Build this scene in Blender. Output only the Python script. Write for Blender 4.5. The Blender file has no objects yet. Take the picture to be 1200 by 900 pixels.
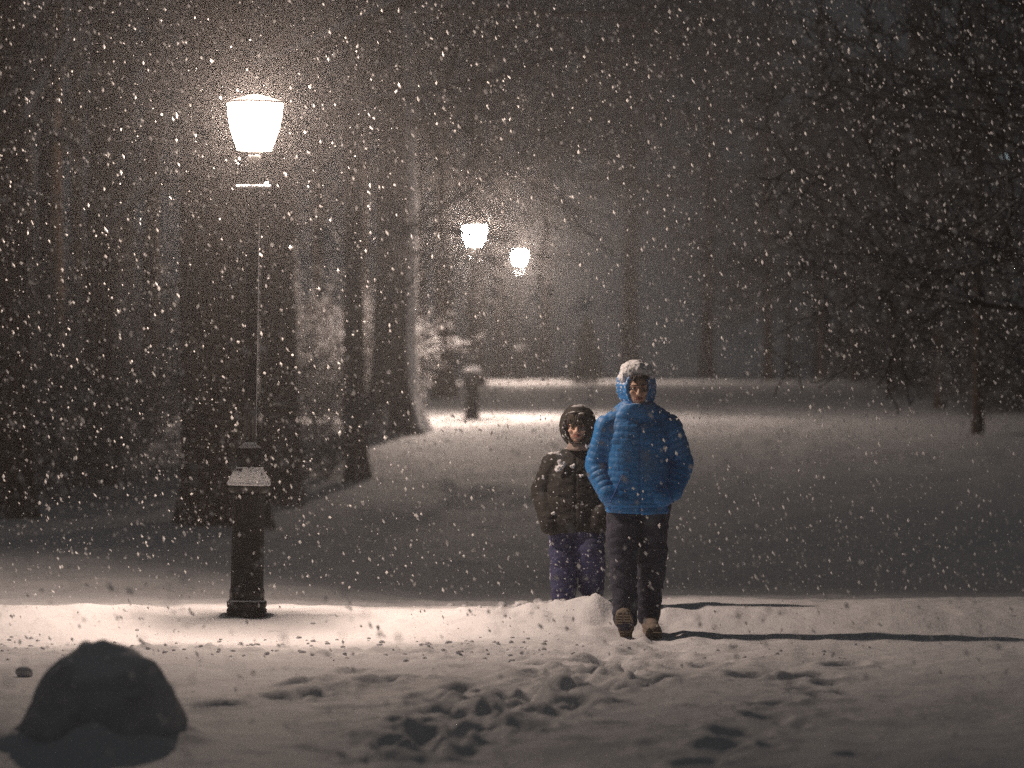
import bpy, bmesh, math, random
import numpy as np
from mathutils import Vector, Matrix
from math import radians as R

# ------------------------------------------------------------------ camera, world, lamps' constants, exposure
S = bpy.context.scene
col = S.collection
FPX = 4500.0                      # focal length in pixels of the 1200 wide photograph
CAMZ = 1.576
K = 1.588                         # stretch of the depths first measured for a shorter lens
cam_d = bpy.data.cameras.new('camera'); cam = bpy.data.objects.new('camera', cam_d); col.objects.link(cam)
cam_d.lens = 135; cam_d.sensor_width = 36; cam_d.clip_end = 600; cam_d.clip_start = .05
cam.location = (0, 0, CAMZ); cam.rotation_euler = (R(90), 0, 0)
cam_d.dof.use_dof = True; cam_d.dof.focus_distance = 24.9; cam_d.dof.aperture_fstop = 2.0
S.camera = cam
w = bpy.data.worlds.new('World'); S.world = w; w.use_nodes = True
bg = w.node_tree.nodes['Background']
bg.inputs['Color'].default_value = (.90, .96, 1.02, 1); bg.inputs['Strength'].default_value = .029
LAMP_POWER = 880; LAMP_COL = (1.0, .755, .61)
HAZE = .0016
S.view_settings.view_transform = 'Standard'; S.view_settings.look = 'None'
S.view_settings.exposure = 0; S.view_settings.gamma = 1
S.render.engine = 'CYCLES'
cy = S.cycles
cy.max_bounces = 6; cy.diffuse_bounces = 3; cy.glossy_bounces = 2; cy.transmission_bounces = 2; cy.volume_bounces = 1
cy.transparent_max_bounces = 8; cy.sample_clamp_indirect = 1.0; cy.caustics_reflective = False; cy.caustics_refractive = False
cy.use_denoising = False; cy.denoiser = 'OPENIMAGEDENOISE'; cy.denoising_input_passes = 'RGB_ALBEDO_NORMAL'
cy.use_adaptive_sampling = True; cy.adaptive_threshold = .01
random.seed(7); rng = np.random.default_rng(7)

# ------------------------------------------------------------------ helpers
def tag(o, label=None, cat=None, group=None, kind=None):
    if label: o['label'] = label
    if cat: o['category'] = cat
    if group: o['group'] = group
    if kind: o['kind'] = kind
    return o
def empty(name, loc=(0, 0, 0), rz=0):
    o = bpy.data.objects.new(name, None); col.objects.link(o); o.location = loc; o.rotation_euler = (0, 0, rz)
    o.empty_display_size = .2
    return o
def mesh_obj(name, V, F, mat, parent=None, smooth=True):
    me = bpy.data.meshes.new(name)
    if isinstance(V, np.ndarray): V = V.tolist()
    if isinstance(F, np.ndarray): F = F.tolist()
    me.from_pydata(V, [], F); me.update()
    if smooth: me.polygons.foreach_set('use_smooth', [True] * len(me.polygons))
    me.materials.append(mat)
    o = bpy.data.objects.new(name, me); col.objects.link(o)
    if parent: o.parent = parent
    return o
def copy_tree(o, parent=None):
    c = o.copy(); col.objects.link(c); c.parent = parent
    for ch in list(o.children): copy_tree(ch, c)
    return c
class MB:                              # collects verts and faces of one mesh
    def __init__(s): s.V = []; s.F = []
    def add(s, V, F):
        n = len(s.V); s.V += [tuple(map(float, v)) for v in V]; s.F += [tuple(i + n for i in f) for f in F]
    def box(s, c, d):
        x, y, z = c; a, b, e = d[0]/2, d[1]/2, d[2]/2
        V = [(x+i*a, y+j*b, z+k*e) for k in (-1, 1) for j in (-1, 1) for i in (-1, 1)]
        s.add(V, [(0,2,3,1), (4,5,7,6), (0,1,5,4), (2,6,7,3), (0,4,6,2), (1,3,7,5)])
    def loft(s, rings, cap=True):
        n = len(rings[0]); V = [p for r in rings for p in r]; F = []
        for k in range(len(rings)-1):
            for i in range(n):
                j = (i+1) % n; F.append((k*n+i, k*n+j, (k+1)*n+j, (k+1)*n+i))
        if cap: F.append(tuple(range(n-1, -1, -1))); F.append(tuple((len(rings)-1)*n+i for i in range(n)))
        s.add(V, F)
    def lathe(s, prof, n=24, c=(0, 0), rot=0, sq=2.0, flute=0.0, nf=0):
        rings = []
        for r, z in prof:
            ring = []
            for i in range(n):
                a = 2*math.pi*i/n; ca, sa = math.cos(a), math.sin(a)
                k = (abs(ca)**sq + abs(sa)**sq) ** (-1/sq)
                k *= 1 - flute*(0.5+0.5*math.cos(nf*a)) if nf else 1
                x, y = r*k*ca, r*k*sa
                ring.append((c[0]+x*math.cos(rot)-y*math.sin(rot), c[1]+x*math.sin(rot)+y*math.cos(rot), z))
            rings.append(ring)
        s.loft(rings)
    def capsule(s, p0, p1, r0, r1, n=14, sx=1.0):
        p0, p1 = Vector(p0), Vector(p1); d = (p1-p0); L = d.length; d = d/L if L > 1e-6 else Vector((0, 0, 1))
        u = d.orthogonal().normalized()
        if abs(d.z) < .98:
            u = d.cross(Vector((0, 0, 1))).normalized()
        v = d.cross(u)
        rings = []
        for t in np.linspace(-80, 0, 5): rings.append((p0 + d*r0*math.sin(R(t)), r0*math.cos(R(t))))
        for t in np.linspace(0, 80, 5): rings.append((p1 + d*r1*math.sin(R(t)), r1*math.cos(R(t))))
        s.loft([[c + (u*math.cos(2*math.pi*i/n)*sx + v*math.sin(2*math.pi*i/n))*r for i in range(n)] for c, r in rings])
    def ell(s, c, rad, n=16, m=10, rx=0, rz=0):
        M = Matrix.Rotation(rz, 3, 'Z') @ Matrix.Rotation(rx, 3, 'X')
        rings = []
        for t in np.linspace(-84, 84, m):
            rings.append([Vector(c) + M @ Vector((rad[0]*math.cos(R(t))*math.cos(2*math.pi*i/n), rad[1]*math.cos(R(t))*math.sin(2*math.pi*i/n), rad[2]*math.sin(R(t)))) for i in range(n)])
        s.loft(rings)
    def sections(s, secs, n=28, sq=2.3):     # (cx, cy, z, rx, ry)
        rings = []
        for cx, cy_, z, rx, ry in secs:
            ring = []
            for i in range(n):
                a = 2*math.pi*i/n; ca, sa = math.cos(a), math.sin(a); k = (abs(ca)**sq + abs(sa)**sq) ** (-1/sq)
                ring.append((cx+rx*k*ca, cy_+ry*k*sa, z))
            rings.append(ring)
        s.loft(rings)
    def build(s, name, mat, parent=None, smooth=True): return mesh_obj(name, s.V, s.F, mat, parent, smooth)

def hash3(i, j, k):
    h = (i*374761393 + j*668265263 + k*2147483647 + 1013904223) & 0xffffffff
    h = ((h ^ (h >> 13)) * 1274126177) & 0xffffffff
    h = ((h ^ (h >> 16)) * 2246822519) & 0xffffffff
    return ((h ^ (h >> 15)) & 0xffffff) / float(0xffffff)
def noise(P, scale=1.0, seed=0):              # value noise -1..1, P (n,3)
    P = np.asarray(P, float)*scale + seed*17.31 + 1000
    I = np.floor(P).astype(np.int64); f = P - I; f = f*f*(3-2*f)
    out = 0
    for a in (0, 1):
        for b in (0, 1):
            for c in (0, 1):
                wt = (f[:, 0] if a else 1-f[:, 0]) * (f[:, 1] if b else 1-f[:, 1]) * (f[:, 2] if c else 1-f[:, 2])
                out = out + wt*hash3(I[:, 0]+a, I[:, 1]+b, I[:, 2]+c)
    return out*2-1
def fbm(P, scale=1.0, octv=3, seed=0):
    s = 0; a = 1; n = 0
    for o in range(octv): s = s + a*noise(P, scale*2**o, seed+o); n += a; a *= .5
    return s/n
def sstep(a, b, x):
    t = np.clip((x-a)/(b-a), 0, 1); return t*t*(3-2*t)

# ------------------------------------------------------------------ materials
def new_mat(name):
    m = bpy.data.materials.new(name); m.use_nodes = True; nt = m.node_tree
    return m, nt, nt.nodes, nt.links, nt.nodes['Principled BSDF']
def N(nt, t, **kw):
    n = nt.nodes.new(t)
    for k, v in kw.items():
        if k in n.inputs.keys(): n.inputs[k].default_value = v
        else: setattr(n, k, v)
    return n
def noise_node(nt, scale, detail=4, rough=.6, vec=None, coord='Object'):
    n = N(nt, 'ShaderNodeTexNoise', Scale=scale, Detail=detail, Roughness=rough)
    tc = N(nt, 'ShaderNodeTexCoord'); nt.links.new(vec or tc.outputs[coord], n.inputs['Vector']); return n
def ramp(nt, src, a, b, ca=(0, 0, 0, 1), cb=(1, 1, 1, 1)):
    r = N(nt, 'ShaderNodeValToRGB'); r.color_ramp.elements[0].position = a; r.color_ramp.elements[1].position = b
    r.color_ramp.elements[0].color = ca; r.color_ramp.elements[1].color = cb; nt.links.new(src, r.inputs[0]); return r
def mixc(nt, fac, a, b):
    m = N(nt, 'ShaderNodeMix', data_type='RGBA'); nt.links.new(fac, m.inputs[0])
    for k, v in ((6, a), (7, b)):
        if isinstance(v, tuple): m.inputs[k].default_value = v
        else: nt.links.new(v, m.inputs[k])
    return m.outputs[2]
def math_n(nt, op, a, b=None, clamp=False):
    m = N(nt, 'ShaderNodeMath', operation=op); m.use_clamp = clamp
    for k, v in ((0, a), (1, b)):
        if v is None: continue
        if isinstance(v, (int, float)): m.inputs[k].default_value = v
        else: nt.links.new(v, m.inputs[k])
    return m.outputs[0]
def bump(nt, src, p, strength=.5, dist=.02):
    b = N(nt, 'ShaderNodeBump', Strength=strength, Distance=dist); nt.links.new(src, b.inputs['Height']); nt.links.new(b.outputs[0], p.inputs['Normal']); return b
SNOWC = (.84, .85, .88, 1)
def snow_mat(name='snow', base=SNOWC, bstr=.6):
    m, nt, nd, lk, p = new_mat(name)
    n1 = noise_node(nt, 9, 6, .7); n2 = noise_node(nt, 70, 3, .7)
    h = math_n(nt, 'ADD', n1.outputs[0], math_n(nt, 'MULTIPLY', n2.outputs[0], .35))
    r = ramp(nt, n1.outputs[0], .3, .7, tuple(c*.93 for c in base[:3])+(1,), base); lk.new(r.outputs[0], p.inputs['Base Color'])
    p.inputs['Roughness'].default_value = .75; p.inputs['Specular IOR Level'].default_value = .25
    bump(nt, h, p, bstr, .035); return m
def coated_mat(name, dark, light, scale=12, up=(.35, .7), wind=None, amount=.5, snow=True, rough=.9, bs=.6, stretch=.25):
    """bark / cloth with snow lying on faces that look up or into the wind"""
    m, nt, nd, lk, p = new_mat(name)
    tc = N(nt, 'ShaderNodeTexCoord'); mp = N(nt, 'ShaderNodeMapping'); mp.inputs['Scale'].default_value = (1, 1, stretch)
    lk.new(tc.outputs['Object'], mp.inputs['Vector'])
    n1 = noise_node(nt, scale, 6, .65, mp.outputs[0])
    r = ramp(nt, n1.outputs[0], .35, .68, dark, light)
    out = r.outputs[0]
    if snow:
        g = N(nt, 'ShaderNodeNewGeometry'); sx = N(nt, 'ShaderNodeSeparateXYZ'); lk.new(g.outputs['Normal'], sx.inputs[0])
        f = ramp(nt, sx.outputs[2], up[0], up[1])
        n2 = noise_node(nt, scale*1.4, 4, .7)
        k = ramp(nt, n2.outputs[0], .5-amount*.4, .62-amount*.4)
        fac = math_n(nt, 'MULTIPLY', f.outputs[0], k.outputs[0])
        if wind:
            vm = N(nt, 'ShaderNodeVectorMath', operation='DOT_PRODUCT'); lk.new(g.outputs['Normal'], vm.inputs[0]); vm.inputs[1].default_value = wind[0]
            f2 = ramp(nt, vm.outputs['Value'], wind[1], wind[2])
            n3 = noise_node(nt, 5, 5, .75)
            k2 = ramp(nt, n3.outputs[0], wind[3], wind[3]+.12)
            fac = math_n(nt, 'MAXIMUM', fac, math_n(nt, 'MULTIPLY', f2.outputs[0], k2.outputs[0]))
        out = mixc(nt, fac, r.outputs[0], SNOWC)
    lk.new(out, p.inputs['Base Color']); p.inputs['Roughness'].default_value = rough; p.inputs['Specular IOR Level'].default_value = .2
    bump(nt, n1.outputs[0], p, bs, .03); return m
def cloth_mat(name, c, spots=.0, spot_scale=55, rough=.6, up=None, sheen=0, thr=.70):
    m, nt, nd, lk, p = new_mat(name)
    n1 = noise_node(nt, 22, 5, .7)
    r = ramp(nt, n1.outputs[0], .3, .75, tuple(x*.75 for x in c)+(1,), tuple(min(1, x*1.2) for x in c)+(1,))
    out = r.outputs[0]
    if spots:
        n2 = noise_node(nt, spot_scale, 2, .5); k = ramp(nt, n2.outputs[0], thr, thr+.05)
        n3 = noise_node(nt, spot_scale*.3, 3, .6); k3 = ramp(nt, n3.outputs[0], .66, .70)
        fac = math_n(nt, 'MAXIMUM', k.outputs[0], math_n(nt, 'MULTIPLY', k3.outputs[0], spots), True)
        if up:
            g = N(nt, 'ShaderNodeNewGeometry'); sx = N(nt, 'ShaderNodeSeparateXYZ'); lk.new(g.outputs['Normal'], sx.inputs[0])
            f = ramp(nt, sx.outputs[2], up[0], up[1]); n4 = noise_node(nt, 30, 3, .6); k4 = ramp(nt, n4.outputs[0], .42, .56)
            fac = math_n(nt, 'MAXIMUM', fac, math_n(nt, 'MULTIPLY', f.outputs[0], k4.outputs[0]))
        out = mixc(nt, fac, out, SNOWC)
    lk.new(out, p.inputs['Base Color']); p.inputs['Roughness'].default_value = rough
    bump(nt, n1.outputs[0], p, .4, .006); return m
def plain(name, c, rough=.5, metal=0, bs=0, scale=40):
    m, nt, nd, lk, p = new_mat(name)
    n1 = noise_node(nt, scale, 4, .6); r = ramp(nt, n1.outputs[0], .3, .7, tuple(x*.8 for x in c)+(1,), tuple(min(1, x*1.1) for x in c)+(1,))
    lk.new(r.outputs[0], p.inputs['Base Color']); p.inputs['Roughness'].default_value = rough; p.inputs['Metallic'].default_value = metal
    if bs: bump(nt, n1.outputs[0], p, bs, .01)
    return m
def glow_mat(name, c, strength, transp=.5):
    m = bpy.data.materials.new(name); m.use_nodes = True; nt = m.node_tree; nt.nodes.clear()
    e = N(nt, 'ShaderNodeEmission', Strength=strength); e.inputs[0].default_value = c+(1,)
    t = N(nt, 'ShaderNodeBsdfTransparent'); a = N(nt, 'ShaderNodeAddShader'); o = N(nt, 'ShaderNodeOutputMaterial')
    t.inputs[0].default_value = (transp,)*3+(1,)
    nt.links.new(e.outputs[0], a.inputs[0]); nt.links.new(t.outputs[0], a.inputs[1]); nt.links.new(a.outputs[0], o.inputs[0])
    m.cycles.emission_sampling = 'FRONT_BACK' if strength > 5 else 'NONE'; return m

M = {}
M['snow'] = snow_mat()
M['snow_soft'] = snow_mat('snow_clump', bstr=.9)
WIND = (.93, -.35, .1)
M['bark'] = coated_mat('bark', (.040, .027, .018, 1), (.15, .102, .070, 1), 14, wind=(WIND, .5, .95, .60), amount=.6, bs=1)
M['bark_plastered'] = coated_mat('bark_snow_plastered', (.030, .022, .018, 1), (.10, .075, .060, 1), 14, wind=(WIND, .72, .88, .36), amount=.6, bs=1)
M['twig'] = coated_mat('twig_bark', (.028, .021, .018, 1), (.07, .055, .045, 1), 10, up=(.25, .6), amount=.55, bs=.2)
M['twig_bare'] = coated_mat('bare_twig_bark', (.022, .018, .016, 1), (.05, .042, .036, 1), 10, up=(.5, .85), amount=.35, bs=.2)
M['needle'] = coated_mat('needles', (.012, .018, .012, 1), (.03, .038, .026, 1), 9, up=(.6, .95), amount=.0, bs=.2)
M['iron'] = coated_mat('painted_iron', (.012, .011, .010, 1), (.022, .020, .018, 1), 18, up=(.5, .8), amount=.5, rough=.45, bs=.15)
M['glass_lit'] = glow_mat('lantern_glass_lit', (1.0, .84, .72), 60)
M['glass_far'] = glow_mat('far_lantern_glass_lit', (1.0, .84, .72), 260)
M['cap_glass'] = glow_mat('lantern_top_lit', (1.0, .80, .66), 1.5, .5)
M['rock'] = coated_mat('rock', (.44, .445, .46, 1), (.66, .665, .68, 1), 6, up=(.55, .85), amount=.7, rough=.9, bs=.5, stretch=1)
M['jacket_blue'] = cloth_mat('blue_nylon', (.012, .185, .50), .08, 60, .55, up=(.82, 1.0), thr=.72)
M['hood_snowy'] = cloth_mat('snow_dusted_blue_nylon', (.012, .185, .50), 1.0, 50, .6, up=(.15, .6), thr=.60)
M['lining'] = plain('blue_lining', (.02, .10, .34), .7)
M['trousers'] = cloth_mat('charcoal_cloth', (.040, .042, .070), .15, 60, .85, thr=.76)
M['boot'] = plain('tan_boot', (.22, .18, .15), .8, bs=.4); M['sole'] = plain('boot_sole', (.24, .20, .16), .85, bs=.5, scale=60)
M['skin'] = plain('skin', (.58, .38, .29), .6); M['lips'] = plain('lips', (.30, .12, .10), .5)
M['eye_white'] = plain('eye_white', (.28, .25, .23), .3); M['iris'] = plain('iris', (.03, .02, .015), .15)
M['hair'] = plain('brown_hair', (.030, .020, .014), .7, bs=.5, scale=120)
M['jacket_black'] = cloth_mat('black_cloth', (.013, .011, .010), .7, 48, .8, up=(.75, 1.0), thr=.69)
M['fur'] = cloth_mat('hood_trim', (.04, .036, .032), .6, 80, .9, up=(.6, .95), thr=.62)
M['scarf'] = plain('scarf', (.30, .24, .21), .9, bs=.6)
M['snow_trousers'] = cloth_mat('navy_snow_cloth', (.038, .042, .115), 1.0, 44, .8, up=(.6, .95), thr=.64)

# ------------------------------------------------------------------ ground
PROFILE = [(26, 712), (28, 708), (30, 704), (33, 700), (36.5, 693), (39.7, 680), (43, 655), (47.6, 622), (52, 590), (57.2, 545), (60, 522), (63.5, 500),
           (66, 490.5), (69, 485), (74.6, 476), (85, 462), (95, 452), (101.6, 448), (127, 443), (190, 438)]      # depth, photo row
VY = np.array([-10, 8, 24.4, 25.1]+[a for a, b in PROFILE]+[220.]); VZ = np.array([.05, 0, -.03, .07]+[CAMZ-(b-450)/FPX*a for a, b in PROFILE]+[2.3])
def px2g(px, py, z=0.0):                       # pixel on the near ground to x, y
    Y = (CAMZ-z)*FPX/(py-450.0); return (px-600)/FPX*Y, Y
prints = []
def add_print(px, py, a=.09, b=.16, d=.06, rot=None):
    x, y = px2g(px, py); prints.append((x, y, a, b, d, random.uniform(-.5, .5) if rot is None else rot))
for px, py in [(345, 800), (372, 797), (368, 811), (258, 826), (330, 815), (440, 800), (470, 795), (960, 790), (990, 775), (945, 805), (935, 790), (908, 822), (900, 838), (868, 858), (845, 872), (820, 890),
               (955, 815), (640, 772), (690, 765), (740, 778), (720, 785), (770, 795), (560, 850), (830, 770), (700, 800), (880, 790)]:
    add_print(px, py, .11, .20, .05)
for i in range(95):                             # the trampled trail from the bottom centre up to the walkers
    t = random.random(); px = 440 + 310*t + random.gauss(0, 45); py = 878 - 105*t + random.gauss(0, 12)
    add_print(px, min(py, 893), random.uniform(.07, .13), random.uniform(.12, .26), random.uniform(.015, .05))
for i in range(45):                             # scattered scuffs
    add_print(random.uniform(380, 1000), random.uniform(780, 890), random.uniform(.05, .12), random.uniform(.08, .2), random.uniform(.01, .03))
def zfun(x, y, detail=True):
    x = np.atleast_1d(np.asarray(x, float)); y = np.atleast_1d(np.asarray(y, float))
    ys = y - .12*np.sin(x*.9+.5) - .07*np.sin(x*2.3) - .25*sstep(.5, 1.3, x) + sstep(45, 60, y)*(1.3*np.sin(x*.33+1.2) + .8*np.sin(x*.9) + .02*x*x)
    z = 0
    sm = np.where(y < 28.5, .18, 1.0)
    for o in (-1, -.5, 0, .5, 1): z = z + np.interp(ys+o*sm, VY, VZ)/5
    # bank that climbs on the left behind the lamp, soft lip on the right
    z = z + (.05*np.exp(-((y-25.4)/.35)**2)*sstep(-1.9, -2.8, x) + .36*sstep(26.0, 33, y)*sstep(-.2, -4.3, x)*(1-sstep(38, 52, y)))
    z = z + .035*sstep(24.9, 25.6, y)*sstep(.5, 1.3, x)*(1-sstep(26, 33, y))
    z = z + 1.1*sstep(17*K, 34*K, y)*sstep(-8, -26, x) + .8*sstep(17*K, 34*K, y)*sstep(10, 26, x)
    P = np.stack([x, y, np.zeros_like(x)], 1)
    P0 = np.stack([x, y, np.zeros_like(x)], 1)
    rr_ = np.sqrt(((x+1.86)/.40)**2+((y-17.08)/.36)**2)          # snow banked unevenly round the foot of the boulder
    z = z + np.exp(-((rr_-1.0)/.30)**2)*(.075+.07*noise(P0, 4.2, 31)+.03*noise(P0, 11, 32))
    z = z + .05*fbm(P, .45, 3, 3)*sstep(12, 20, y)*(1-sstep(22.5, 24, y)*.75) + .10*fbm(P, .18, 2, 9)*sstep(30, 40, y)
    if detail:
        near = (1-sstep(27, 29, y))
        z = z + near*(.036*fbm(P*[1, .6, 1], 1.6, 4, 5) + .012*fbm(P*[1, .6, 1], 7, 3, 6))
        z = z + (1-near)*(.045*fbm(P*[1, .7, 1], 1.0, 3, 8)+.02*noise(P, 4, 18)*(y < 80))
        # ploughed, crumbly strip across the left half
        st = np.exp(-((y-22.9-.2*np.sin(x*2))/.6)**2)*sstep(.6, -.3, x)
        z = z + st*.045*np.maximum(0, noise(P, 7, 12)) + st*.03*np.maximum(0, noise(P, 16, 13))
        # churned snow where the walkers come from
        ch = np.exp(-((y-25.3)/.45)**2 - ((x-.38)/.75)**2)
        z = z + ch*(.09*np.maximum(0, noise(P, 5, 21)) + .06*np.maximum(0, noise(P, 11, 22)) + .04)
        z = z + np.exp(-((y-25.15)/.22)**2 - ((x-.56)/.20)**2)*(.06+.05*noise(P, 12, 34))
        ch2 = np.exp(-((y-24.5)/.45)**2 - ((x-.9)/.5)**2)
        z = z + ch2*(.03*noise(P, 7, 23) + .02*noise(P, 15, 24))
        tr = np.exp(-((x-(-.55+(y-16.6)*.19))/(.42+.02*(y-16)))**2)*sstep(15.6, 17, y)*(1-sstep(23.6, 24.6, y))
        z = z + tr*(.048*noise(P*[1, .7, 1], 5.5, 25) + .022*noise(P*[1, .8, 1], 11, 26) + .012*noise(P, 21, 27) - .02)
        tr2 = np.exp(-((x-(1.0+(y-16)*.07+.15*np.sin(y)))/.30)**2)*sstep(15, 16, y)*(1-sstep(22.5, 23.5, y))
        z = z + tr2*(.016*noise(P, 6, 28) + .010*noise(P, 14, 29))
        for (fx, fy, a, b, d, rt) in prints:
            dx = x-fx; dy = y-fy; m = (abs(dx) < .6) & (abs(dy) < .6)
            if not m.any(): continue
            u = dx[m]*math.cos(rt)+dy[m]*math.sin(rt); v = -dx[m]*math.sin(rt)+dy[m]*math.cos(rt)
            rr = np.sqrt((u/a)**2 + (v/b)**2)
            z[m] += -d*(1-sstep(.55, 1.1, rr)) + .28*d*np.exp(-((rr-1.35)/.28)**2)
    return z
def gz(x, y): return float(zfun(x, y)[0])
def spaced(fine0, fine1, step, lo, hi, g=1.09, mx=1.5):
    c = list(np.arange(fine0, fine1+1e-6, step)); s = step; v = c[-1]
    while v < hi: s = min(s*g, mx); v += s; c.append(min(v, hi))
    s = step; v = c[0]; pre = []
    while v > lo: s = min(s*g, mx); v -= s; pre.append(max(v, lo))
    return np.array(pre[::-1]+c)
xs = spaced(-3.7, 3.9, .024, -70, 70, 1.09, 1.6)
ys = np.concatenate([spaced(15.2, 27.0, .04, -8, 27.0, 1.12, 1.0), np.arange(27.1, 80, .2), np.arange(80, 190.1, .9)])
ys = np.unique(np.round(ys, 4))
GX, GY = np.meshgrid(xs, ys)
GZ = zfun(GX.ravel(), GY.ravel())
nx, ny = len(xs), len(ys)
idx = np.arange(nx*ny).reshape(ny, nx)
F = np.stack([idx[:-1, :-1], idx[:-1, 1:], idx[1:, 1:], idx[1:, :-1]], -1).reshape(-1, 4)
ground = mesh_obj('snow_ground', np.stack([GX.ravel(), GY.ravel(), GZ], 1), F, M['snow'])
tag(ground, kind='structure', label='snow covered ground with footprints, dropping into a hollow and rising again')

# ------------------------------------------------------------------ haze: the snow-filled air
hz = MB(); hz.box((0, 91, 9.5), (142, 200, 24))
hm = bpy.data.materials.new('haze'); hm.use_nodes = True; hm.node_tree.nodes.clear()
ho = N(hm.node_tree, 'ShaderNodeOutputMaterial'); hv = N(hm.node_tree, 'ShaderNodeVolumePrincipled', Density=HAZE, Anisotropy=.89)
hv.inputs['Color'].default_value = (.93, .93, .95, 1); hm.node_tree.links.new(hv.outputs[0], ho.inputs['Volume'])
haze = hz.build('haze', hm, smooth=False); tag(haze, kind='stuff', label='pale snow-filled night air')

# ------------------------------------------------------------------ park lamps
def make_lamp():
    root = empty('park_lamp')
    b = MB()   # stepped foot
    b.lathe([(.118, -.25), (.130, 0), (.131, .03), (.122, .045), (.130, .060), (.128, .085), (.116, .10)], 32, sq=3.5); b.build('base', M['iron'], root)
    b = MB(); b.lathe([(.113, .101), (.113, .16), (.106, .18), (.104, .785), (.108, .805), (.112, .825)], 48, flute=.07, nf=12, sq=3.2); b.build('pedestal', M['iron'], root)
    b = MB(); b.lathe([(.112, .826), (.134, .845), (.138, .885), (.120, .92), (.088, .985), (.084, 1.0)], 40, sq=4); cap = b.build('pedestal_cap', M['iron'], root)
    b = MB(); b.lathe([(.137, .875), (.142, .889), (.130, .916), (.108, .952), (.091, .985), (.085, .998)], 40, sq=4)
    sn = b.build('snow_ledge', M['snow_soft'], root)
    me = sn.data; 
    P = np.array([v.co[:] for v in me.vertices]); d = .008*noise(P, 40, 2)
    for v, dd in zip(me.vertices, d): v.co.x *= 1+dd*4; v.co.y *= 1+dd*4; v.co.z += dd
    b = MB(); b.lathe([(.082, 1.001), (.080, 1.02), (.088, 1.035), (.084, 1.11), (.074, 1.135), (.050, 1.15), (.044, 1.17)], 32, flute=.05, nf=10); b.build('shaft_collar', M['iron'], root)
    b = MB(); b.lathe([(.044, 1.165), (.042, 1.6), (.038, 2.7), (.046, 2.72), (.046, 2.75), (.036, 2.78), (.032, 3.02), (.042, 3.06), (.044, 3.10), (.040, 3.12)], 28, flute=.08, nf=8); b.build('shaft', M['iron'], root)
    b = MB(); b.capsule((-.105, -.035, 2.885), (.105, -.035, 2.885), .011, .011, 10); b.capsule((0, -.035, 2.885), (0, 0, 2.87), .011, .011, 8); b.build('ladder_rest', M['iron'], root)
    b = MB(); b.capsule((-.102, -.037, 2.900), (.098, -.037, 2.903), .013, .016, 10); b.ell((.085, -.036, 2.918), (.016, .014, .018)); b.build('snow_ledge', M['snow_soft'], root)
    b = MB(); b.capsule((.036, -.006, 1.20), (.036, -.004, 2.70), .0075, .006, 8); b.build('snow_streak', M['snow_soft'], root)
    # lantern: rounded square tulip, 4 ribs
    rot = R(29); n = 40; prof = [(.104, 3.15), (.125, 3.21), (.146, 3.28), (.160, 3.35), (.168, 3.42), (.171, 3.465)]
    def ringp(r, z, q=3.0):
        out = []
        for i in range(n):
            a = 2*math.pi*i/n; ca, sa = math.cos(a), math.sin(a); k = (abs(ca)**q+abs(sa)**q)**(-1/q)
            x, y = r*k*ca, r*k*sa
            out.append((x*math.cos(rot)-y*math.sin(rot), x*math.sin(rot)+y*math.cos(rot), z))
        return out
    g = MB(); g.loft([ringp(r*.985, z) for r, z in prof], cap=False); g.build('lantern_glass', M['glass_lit'], root)
    g = MB(); g.loft([ringp(r, z) for r, z in [(.166, 3.483), (.13, 3.494), (.09, 3.508), (.04, 3.524)]]); g.build('lantern_top', M['cap_glass'], root)
    g = MB(); g.loft([ringp(.040, 3.118), ringp(.044, 3.149)]); g.build('lantern_floor', M['iron'], root)
    g = MB()
    a1 = [ringp(.176, 3.466), ringp(.178, 3.481), ringp(.166, 3.481), ringp(.166, 3.466)]
    g.loft(a1+[a1[0]], cap=False); g.build('lantern_rim', M['iron'], root)
    for k in range(4):
        i = int(n/8 + k*n/4); g = MB()
        rings = []
        for r, z in prof:
            p = Vector(ringp(r, z)[i]); d = Vector((p.x, p.y, 0)).normalized(); t = Vector((-d.y, d.x, 0))
            rings.append([p+d*.006+t*.004, p+d*.006-t*.004, p-d*.002-t*.004, p-d*.002+t*.004])
        g.loft(rings); g.build('lantern_rib', M['iron'], root)
    g = MB(); g.lathe([(.030, 3.525), (.018, 3.54), (.013, 3.555), (.017, 3.57), (.003, 3.60)], 16); g.build('finial', M['iron'], root)
    return root
def lamp_light(root, power, colr, rad=.05, z=3.39):
    l = bpy.data.lights.new('bulb', 'POINT'); l.energy = power; l.color = colr; l.shadow_soft_size = rad
    o = bpy.data.objects.new('bulb', l); col.objects.link(o); o.parent = root; o.location = (0, 0, z)
lamp = make_lamp()
GL = 'lit park lamps along the path'
spots = []
for (px, Y, py_base, lab) in [(289, 25.1, 718, 'large nearest lit park lamp with snowy square pedestal in front of the thick trunk'),
                              (553, 40.6*K, 493, 'lit park lamp in the middle distance, just right of a snow-plastered trunk'),
                              (609, 64.0*K, 448, 'smallest lit park lamp, farthest away, behind and right of the second one')]:
    o = lamp if not spots else copy_tree(lamp)
    x = (px-600)/FPX*Y; z = CAMZ-(py_base-450)/FPX*Y
    spots.append((o, x, Y, z)); o.location = (x, Y, z-.01)
    tag(o, lab, 'park lamp', GL)
spots[0][0].rotation_euler = (0, R(1.0), 0); spots[1][0].rotation_euler = (0, R(.8), R(25)); spots[1][0].scale = (1, 1, .94)
spots[0][0].scale = (1, 1, .963)
for (o, x, Y, z), k in zip(spots, (1, 1.25, 1.5)): lamp_light(o, LAMP_POWER*k, LAMP_COL)
for o, x, Y, z in spots[1:]:
    for c in o.children:
        if c.name.startswith('lantern_glass'): c.data = c.data.copy(); c.data.materials[0] = M['glass_far']

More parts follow.
